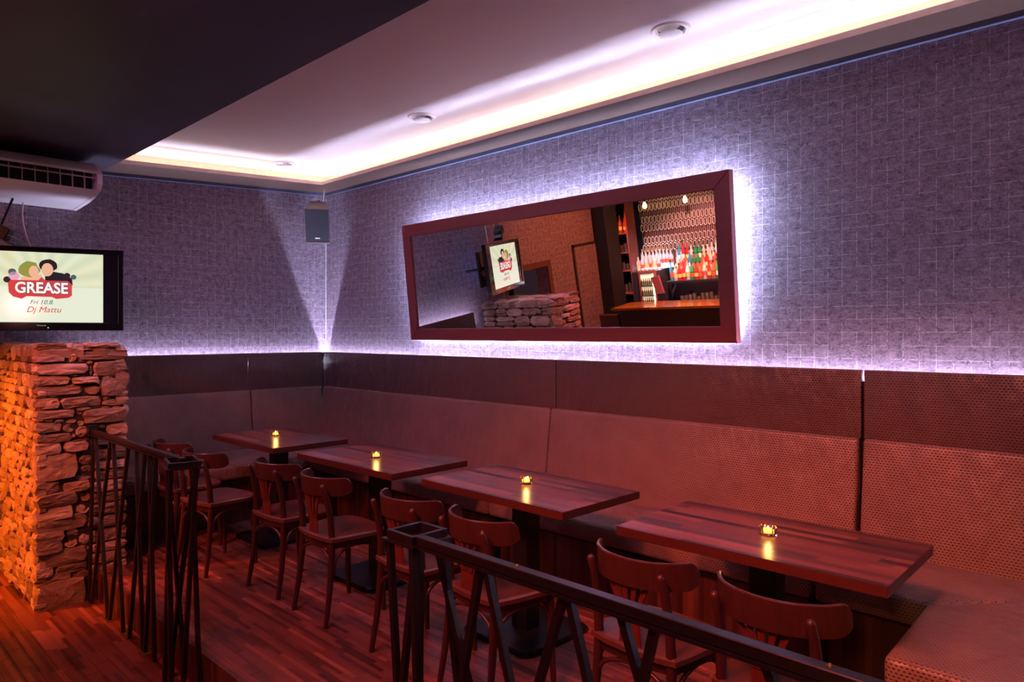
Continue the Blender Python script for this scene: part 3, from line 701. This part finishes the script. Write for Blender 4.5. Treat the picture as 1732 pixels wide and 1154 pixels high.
obj('screen', B(.0, -.23, -.19, .002, .23, .19), emit('blue_screen', (.10, .14, .35), .6), tv2)
obj('wall_arm', tube(bmesh.new(), [(-.04, 0, 0), (-.10, 0, 0)], .02, 8), M['black_steel'], tv2)

# ------------------------------------------------------------------ air conditioner
ac = thing('air_conditioner', 'white air conditioner with open outlet grille under the dark ceiling', 'air conditioner', (0, 0, 0))
AW = plain('white_plastic', (.72, .68, .74), .35, 0, .03)
AP = [(WX, 2.74), (.28, 2.803), (.406, 2.787), (.492, 2.762), (.572, 2.700)]
AP2 = [(.560, 2.570), (.53, 2.562), (.406, 2.536), (.258, 2.52), (-.05, 2.503), (WX, 2.503)]
def acp(poly, y0, y1): return prism(bmesh.new(), poly, lambda a, b, s: (a, s, b), y0, y1)
Y0, Y1 = -3.45, -2.15
obj('top_cover', acp(AP + [(.575, 2.682), (.45, 2.73), (WX, 2.70)], Y0, Y1), AW, ac, smooth=30)
obj('bottom_cover', acp(AP2[:1] + AP2[1:] + [(WX, 2.53), (.45, 2.552)], Y0, Y1), AW, ac, smooth=30)
obj('end_cap', acp([(WX, 2.745), (.28, 2.806), (.41, 2.790), (.496, 2.765), (.566, 2.71), (.592, 2.68), (.592, 2.61), (.55, 2.572), (.41, 2.533), (.26, 2.517), (-.05, 2.50), (WX, 2.50)], Y1 - .03, Y1), AW, ac, smooth=30)
obj('inner_box', acp([(WX, 2.70), (.44, 2.735), (.45, 2.553), (WX, 2.53)], Y0, Y1 - .03), M['black_steel'], ac)
obj('louvre', acp([(.54, 2.655), (.575, 2.645), (.577, 2.652), (.543, 2.664)], Y0, Y1 - .03), plain('louvre_plastic', (.45, .33, .38), .4), ac)
for k in range(12):
    y = Y1 - .10 - k * .075
    obj('vane', acp([(.515, 2.70), (.545, 2.67), (.556, 2.572), (.525, 2.557)], y - .0015, y), AW, ac)
obj('badge', B(.0, -.10, 0, .002, .0, .006, mat=Matrix.Translation((.50, Y1 - .10, 2.556)) @ Matrix.Rotation(R(-62), 4, 'Y')), plain('grey_print', (.15, .13, .16), .5), ac)
# lamp below it and cables
lp = thing('spotlight', 'small black spotlight with open flap hanging beneath the air conditioner', 'spotlight', (.10, -2.66, 2.26), rot=(0, R(28), R(62)))
obj('housing', B(-.10, -.05, -.045, .05, .05, .045, .006), M['black_steel'], lp)
obj('flap', B(.055, -.055, .0, .13, .055, .004), plain('blue_grey_metal', (.20, .26, .36), .3, .6), lp)
obj('flap_edge', B(.05, -.055, -.05, .12, .055, -.046), M['black_steel'], lp)
obj('bracket', tube(bmesh.new(), [(-.03, 0, .04), (-.06, 0, .25)], .008, 6), M['black_steel'], lp)
wc = plain('pale_cable', (.62, .42, .40), .5)
for k, pts in enumerate(([(.02, -2.52, 2.505), (.02, -2.525, 2.42), (.025, -2.52, 2.34), (.04, -2.505, 2.26), (.065, -2.485, 2.18), (.09, -2.47, 2.11), (.12, -2.46, 2.05)], [(-.03, -2.70, 2.505), (-.035, -2.72, 2.42), (-.03, -2.73, 2.34)])):
    tag(obj('hanging_cable', tube(bmesh.new(), pts, .005, 6), wc, smooth=60), ('pale cable hanging from the air conditioner down to the television', 'short pale cable hanging from the air conditioner to the black spotlight')[k], 'cable')

# ------------------------------------------------------------------ speaker
sp = thing('wall_speaker', 'black loudspeaker tilted down in the room corner', 'speaker', (.36, -.27, 2.575), rot=(0, R(30), R(-34)))
# local +x front
sb = bmesh.new(); hw, hh = .108, .165
hexa(sb, [(-.15, -.075, -hh + .01), (.085, -hw, -hh), (.085, hw, -hh), (-.15, .075, -hh + .01), (-.15, -.075, hh - .01), (.085, -hw, hh), (.085, hw, hh), (-.15, .075, hh - .01)], .004)
obj('cabinet', sb, plain('speaker_cabinet', (.16, .12, .12), .5), sp)
obj('grille', B(.086, -hw + .002, -hh + .012, .096, hw - .002, hh - .004, .003), plain('speaker_grille', (.016, .020, .034), .55), sp)
obj('bottom_plate', B(.08, -hw, -hh - .008, .098, hw, -hh - .001), plain('grey_plate', (.45, .42, .45), .4), sp)
obj('badge', B(.0962, -.022, -hh + .040, .0972, .022, -hh + .050), emit('badge_white', (.8, .8, .85), .4), sp)
obj('bracket', tube(bmesh.new(), [(-.15, 0, 0), (-.26, 0, .12)], .014, 8), M['black_steel'], sp)
tag(obj('speaker_cable', tube(bmesh.new(), [(.20, -.15, 2.70), (.17, -.10, 2.80), (.16, -.08, 2.94)], .006, 6), plain('pink_white_cable', (.8, .65, .65), .5), smooth=60), 'pale cable running from the corner speaker up to the ceiling', 'cable')

# ------------------------------------------------------------------ ceiling vents
VW = plain('vent_enamel', (.80, .78, .80), .35, 0, .03)
v0 = None
for (x, y), lab in zip(((.33, -.60), (2.31, -.585), (4.35, -.60)), ('round white ceiling vent above the room corner', 'round white ceiling vent between the other two, above the mirror', 'round white ceiling vent nearest the camera')):
    if v0 is None:
        v0 = thing('ceiling_vent', lab, 'vent', group='ceiling vents in the cove tray')
        obj('outer_ring', lathe(bmesh.new(), [(.10, 0), (.100, -.006), (.094, -.014), (.078, -.012), (.068, 0), (.068, .02)], 32), VW, v0, smooth=40)
        obj('throat', lathe(bmesh.new(), [(.069, .0), (.0, .004)], 24), M['black_steel'], v0)
        obj('disc', lathe(bmesh.new(), [(0, -.040), (.035, -.0385), (.058, -.032), (.061, -.026), (.055, -.022), (0, -.020)], 32), VW, v0, smooth=50)
        obj('stem', tube(bmesh.new(), [(0, 0, .003), (0, 0, -.03)], .006, 6), VW, v0)
        v0.location = (x, y, zc(y) + .164)
    else: dup(v0, (x, y, zc(y) + .164), None, lab)

# ------------------------------------------------------------------ the bar behind the camera side (seen in the mirror)
DK = plain('dark_bar_panel', (.020, .012, .016), .45)
struct('column', B(WX - .15, -5.20, LOW, .15, -4.88, zc(YD)), plain('black_column_paint', (.008, .006, .007), .6))
M['bar_top'] = stave('bar_top_wood', 'xy', .045, .9, [(.1, (.20, .055, .015)), (.5, (.36, .11, .03)), (.95, (.52, .19, .06))], .12)
bc = thing('bar_counter', 'dark bar counter with glowing orange wooden top', 'counter', (1.9, -4.9, LOW))
ch('worktop', B(.28, -5.12, .895, 3.6, -4.58, .93, .004), M['bar_top'], bc)
ch('front_panel', B(.38, -5.06, LOW, 3.55, -4.66, .895), DK, bc)
fc = thing('bar_flap', 'low wooden bar flap with a brass edge beside the counter end', 'counter', (.1, -4.75, LOW))
ch('panel', B(-.06, -4.80, LOW, .27, -4.76, .80), plain('flap_panel', (.07, .02, .015), .5), fc)
ch('edge_strip', B(-.06, -4.81, .80, .27, -4.75, .815), M['brass'], fc)
# shelf tower
YB = -6.05
sh = thing('shelf_tower', 'narrow red lit wooden shelf tower beside the back bar', 'shelf', (-.45, YB, LOW))
RW = wood('shelf_red_wood', (.20, .045, .035), .4)
for a in ((-.60, YB - .25, LOW, -.575, YB, 2.6), (-.275, YB - .25, LOW, -.25, YB, 2.6)): ch('side_board', B(*a), RW, sh)
ch('back_board', B(-.60, YB - .27, LOW, -.25, YB - .25, 2.6), DK, sh)
for z in (.92, 1.30, 1.60, 1.92, 2.35): ch('shelf_board', B(-.575, YB - .25, z, -.275, YB, z + .02), RW, sh)
# back bar body, bottle steps, fridge
bb = thing('back_bar', 'dark back bar with stepped lit bottle shelves behind the counter', 'back bar', (.6, -6.2, LOW))
ch('body', B(-.24, -6.45, LOW, 3.2, -6.1, .66), DK, bb)
ch('cabinet', B(-.24, -6.45, .66, .22, -6.02, 1.28), DK, bb)
ch('glass_rack', B(.40, -6.30, .70, 3.2, -5.95, .73), plain('rack_red', (.30, .06, .04), .3), bb)
ch('bottle_shelf', B(.40, -6.30, 1.07, 3.2, -5.98, 1.10), DK, bb)
LB = emit('shelf_glow', (.75, .85, 1.0), 3.0); LR_ = emit('shelf_glow_red', (1, .35, .22), 4.0)
ch('lit_step', B(.40, -6.40, 1.20, 3.2, -6.20, 1.24), LR_, bb)
ch('lit_step', B(-.22, -6.44, 1.30, .40, -6.22, 1.33), LB, bb)
ch('upper_step', B(.40, -6.46, 1.30, 3.2, -6.36, 1.36), DK, bb)
spot('pillar_fill_spot', (2.2, -.7, 2.7), (.7, -2.2, 1.15), 60, (1, .48, .55), 45, .9, .1)  # unseen pink spot added to brighten the pillar's mirror side
spot('return_bench_spot', (6.5, -5.2, 2.3), (6.1, -1.25, .42), 110, (1, .42, .03), 22, .6, .03)
spot('back_bar_spot', (.05, -5.2, 2.75), (.05, -6.3, 1.35), 260, (.70, .85, 1), 40, .6, .03)
spot('back_bar_red_spot', (1.3, -5.1, 2.75), (1.0, -6.3, 1.15), 600, (1, .50, .45), 80, .6, .03)
spot('screen_spot', (.7, -5.6, 2.7), (.5, -6.5, 1.9), 45, (1, .62, .45), 90, .8, .03)
spot('tower_spot', (-.3, -5.3, 2.7), (-.42, -6.1, 1.5), 160, (1, .25, .12), 60, .6, .03)
spot('counter_spot', (1.2, -4.5, 2.7), (1.2, -4.85, .9), 220, (1, .36, .08), 70, .6, .04)
fg = thing('bar_fridge', 'small lit drinks fridge with glass door in the back bar', 'fridge', (.06, -6.0, .66))
ch('case', B(-.10, -6.02, .66, .22, -5.99, 1.30), RW, fg)
ch('lit_interior', B(-.06, -5.99, .72, .18, -5.985, 1.25), emit('fridge_light', (1.0, .85, .50), .6), fg)
for z in (.72, .88, 1.04, 1.25): ch('fridge_shelf', B(-.06, -5.985, z, .18, -5.97, z + .012), DK, fg)
bm = bmesh.new()
for z in (.732, .892, 1.052):
    for k in range(6): lathe(bm, [(0, 0), (.014, 0), (.014, .075), (.006, .10), (.006, .125), (0, .125)], 8, (-.04 + k * .036, -5.978, z))
ch('chilled_bottles', bm, plain('dark_beer_glass', (.06, .035, .02), .3), fg)['kind'] = 'stuff'
ch('light_tube', B(.165, -5.985, .74, .180, -5.975, 1.24), emit('fridge_tube', (1, .9, .55), 6), fg)
# bottles
def gl(name, col, tr=.6, rough=.08, em=0):
    t = NT(name); t.set(col, rough); t.b.inputs['Transmission Weight'].default_value = tr
    if em: t.b.inputs['Emission Color'].default_value = (*col, 1); t.b.inputs['Emission Strength'].default_value = em
    return t.m
BM = {'clear': gl('clear_bottle_glass', (.75, .82, .90)), 'amber': gl('amber_bottle_glass', (.55, .18, .07)), 'green': gl('green_bottle_glass', (.05, .40, .12)), 'red': gl('red_bottle_glass', (.70, .05, .06)), 'blue': gl('blue_bottle_glass', (.08, .40, .65)), 'pale': gl('pale_bottle_glass', (.85, .70, .60))}
CAPM = [plain('bottle_cap_dark', (.03, .02, .02), .4), plain('bottle_cap_red', (.55, .05, .04), .4), plain('bottle_cap_gold', (.6, .4, .15), .3, .7)]
LABM = [plain('paper_label_white', (.80, .76, .70), .6), plain('paper_label_red', (.6, .08, .05), .6), plain('paper_label_yellow', (.75, .5, .12), .6)]
random.seed(5)
def bottle_mesh(ck, shape, cm, lm):
    r, h, nk = shape; bm = bmesh.new(); n = 10
    lathe(bm, [(0, 0), (r, 0), (r, h * .16)], n, idx=0); lathe(bm, [(r * 1.01, h * .16), (r * 1.01, h * .36)], n, idx=2)
    lathe(bm, [(r, h * .36), (r, h * .56), (r * .42, h * nk), (r * .36, h * .90)], n, idx=0); lathe(bm, [(r * .40, h * .90), (r * .40, h), (0, h)], n, idx=1)
    me = bpy.data.meshes.new('bottle'); bm.to_mesh(me); bm.free(); me.shade_smooth(); me.set_sharp_from_angle(angle=R(40))
    for m in (BM[ck], cm, lm): me.materials.append(m)
    return me
meshes = {}
for ck in BM:
    meshes[ck] = [bottle_mesh(ck, s, random.choice(CAPM), random.choice(LABM)) for s in ((.031, .30, .70), (.034, .27, .72), (.029, .33, .66))]
ORD = ['first', 'second', 'third', 'fourth', 'fifth', 'sixth', 'seventh', 'eighth', 'ninth', 'tenth', 'eleventh', 'twelfth', 'thirteenth', 'fourteenth', 'fifteenth', 'sixteenth', 'seventeenth', 'eighteenth', 'nineteenth']
CNT = {}
def ordinal(where):
    CNT[where] = CNT.get(where, 0) + 1; return ORD[CNT[where] - 1]
def put_bottle(x, y, z, ck, where):
    o = bpy.data.objects.new('bottle', random.choice(meshes[ck])); COL.objects.link(o); o.location = (x, y, z)
    tag(o, f'{ck} bottle, {ordinal(where)} from the tower side, {where}', 'bottle', f'bottles on the {where}')
for k in range(9): put_bottle(-.17 + k * .066, -6.30, 1.3305, 'clear', 'upper left shelf of the back bar')
for k in range(6): put_bottle(-.15 + k * .075, -6.12, 1.2805, 'clear' if k % 3 else 'pale', 'cabinet top of the back bar')
row = ['clear', 'red', 'pale', 'blue', 'blue', 'green', 'amber', 'pale', 'red', 'amber', 'green', 'pale', 'clear', 'red', 'amber', 'pale', 'red', 'green']
for k in range(18): put_bottle(.45 + k * .072, -6.41, 1.3605, row[(k * 5 + 3) % 18], 'top bottle step of the back bar')
for k in range(18): put_bottle(.47 + k * .072, -6.30, 1.2405, row[(k * 7) % 18], 'middle bottle step of the back bar')
for k in range(17): put_bottle(.45 + k * .072, -6.10, 1.1005, row[(k * 11 + 4) % 18], 'front bottle shelf of the back bar')
put_bottle(-.45, YB - .12, 1.9405, 'amber', 'tower shelf'); put_bottle(-.36, YB - .12, 1.9405, 'red', 'tower shelf')
# drinking glasses
gm = bmesh.new(); lathe(gm, [(0, 0), (.028, 0), (.030, .11), (.028, .11), (.026, .006), (0, .006)], 10)
gme = bpy.data.meshes.new('drinking_glass'); gm.to_mesh(gme); gm.free(); gme.shade_smooth(); gme.materials.append(gl('bar_glass', (.8, .62, .58), .96, .02))
def put_glass(x, y, z, where):
    o = bpy.data.objects.new('drinking_glass', gme); COL.objects.link(o); o.location = (x, y, z); o.scale = (1, 1, random.uniform(.9, 1.6))
    tag(o, f'empty glass, {ordinal(where)} from the tower side, {where}', 'glass', f'glasses on the {where}')
for j in range(2):
    for k in range(14): put_glass(.62 + k * .072 + j * .03, -6.05 - j * .12, .7305, ('front row of the lower rack', 'rear row of the lower rack')[j])
for z, wh in ((1.6205, 'second tower shelf'), (1.3205, 'third tower shelf'), (.9405, 'lowest tower shelf')):
    for k in range(4): put_glass(-.53 + k * .068, YB - .12, z, wh)
# order terminal
ot = thing('order_terminal', 'red cased order screen leaning on the back bar beside the fridge', 'screen', (.40, -5.80, .93))
ch('case', B(-.07, -.02, .0, .07, .02, .30, .005, mat=Matrix.Translation((.40, -5.8, .93)) @ Matrix.Rotation(R(-14), 4, 'Y')), plain('terminal_case', (.25, .05, .05), .4), ot)
ch('stand', B(.34, -5.86, .66, .46, -5.78, .94), DK, ot)
# hexagon screen of metal outlines
hx = thing('hexagon_screen', 'metal screen of long hexagon outlines behind the bottles', 'screen', (.6, -6.5, 1.5))
HM = plain('polished_metal', (.75, .58, .50), .35, .8)
bm = bmesh.new()
def hexline(cx, cz, wv, hv, r=.0055):
    P = [(0, hv), (wv, hv * .62), (wv, -hv * .62), (0, -hv), (-wv, -hv * .62), (-wv, hv * .62)]
    P = [(cx + a, -6.49, cz + b) for a, b in P]
    for a, b in zip(P, P[1:] + P[:1]): tube(bm, [a, b], r, 4, cap=False)
for j, z in enumerate((1.62, 1.75, 1.96, 2.09, 2.30, 2.44)):
    for k in range(46): hexline(-.24 + k * .072 + (j % 2) * .036, z, .024, .062)
for k in range(94): tube(bm, [(-.25 + k * .036, -6.495, 1.3), (-.25 + k * .036, -6.495, 2.6)], .0020, 4, cap=False)
o = ch('hexagon_lattice', bm, HM, hx); o['kind'] = 'stuff'
ch('backing_panel', B(-.25, -6.55, 1.28, 3.2, -6.53, 2.62), plain('screen_backing', (.05, .012, .014), .5), hx)
for i, x in enumerate((.10, .82, 1.5)):
    p = thing('pendant_lamp', ('amber pendant bulb over the back bar, nearest the shelf tower', 'amber pendant bulb over the middle of the back bar', 'amber pendant bulb over the back bar, farthest from the shelf tower')[i], 'lamp', (x, -6.1, 2.33), group='pendant bulbs over the back bar')
    obj('bulb', lathe(bmesh.new(), [(0, -.05), (.03, -.035), (.036, 0), (.02, .04), (.012, .06), (0, .06)], 12), emit('amber_bulb', (1, .62, .15), 14), p, smooth=True)
    obj('cord', tube(bmesh.new(), [(0, 0, .05), (0, 0, .42)], .004, 6), M['black_steel'], p)
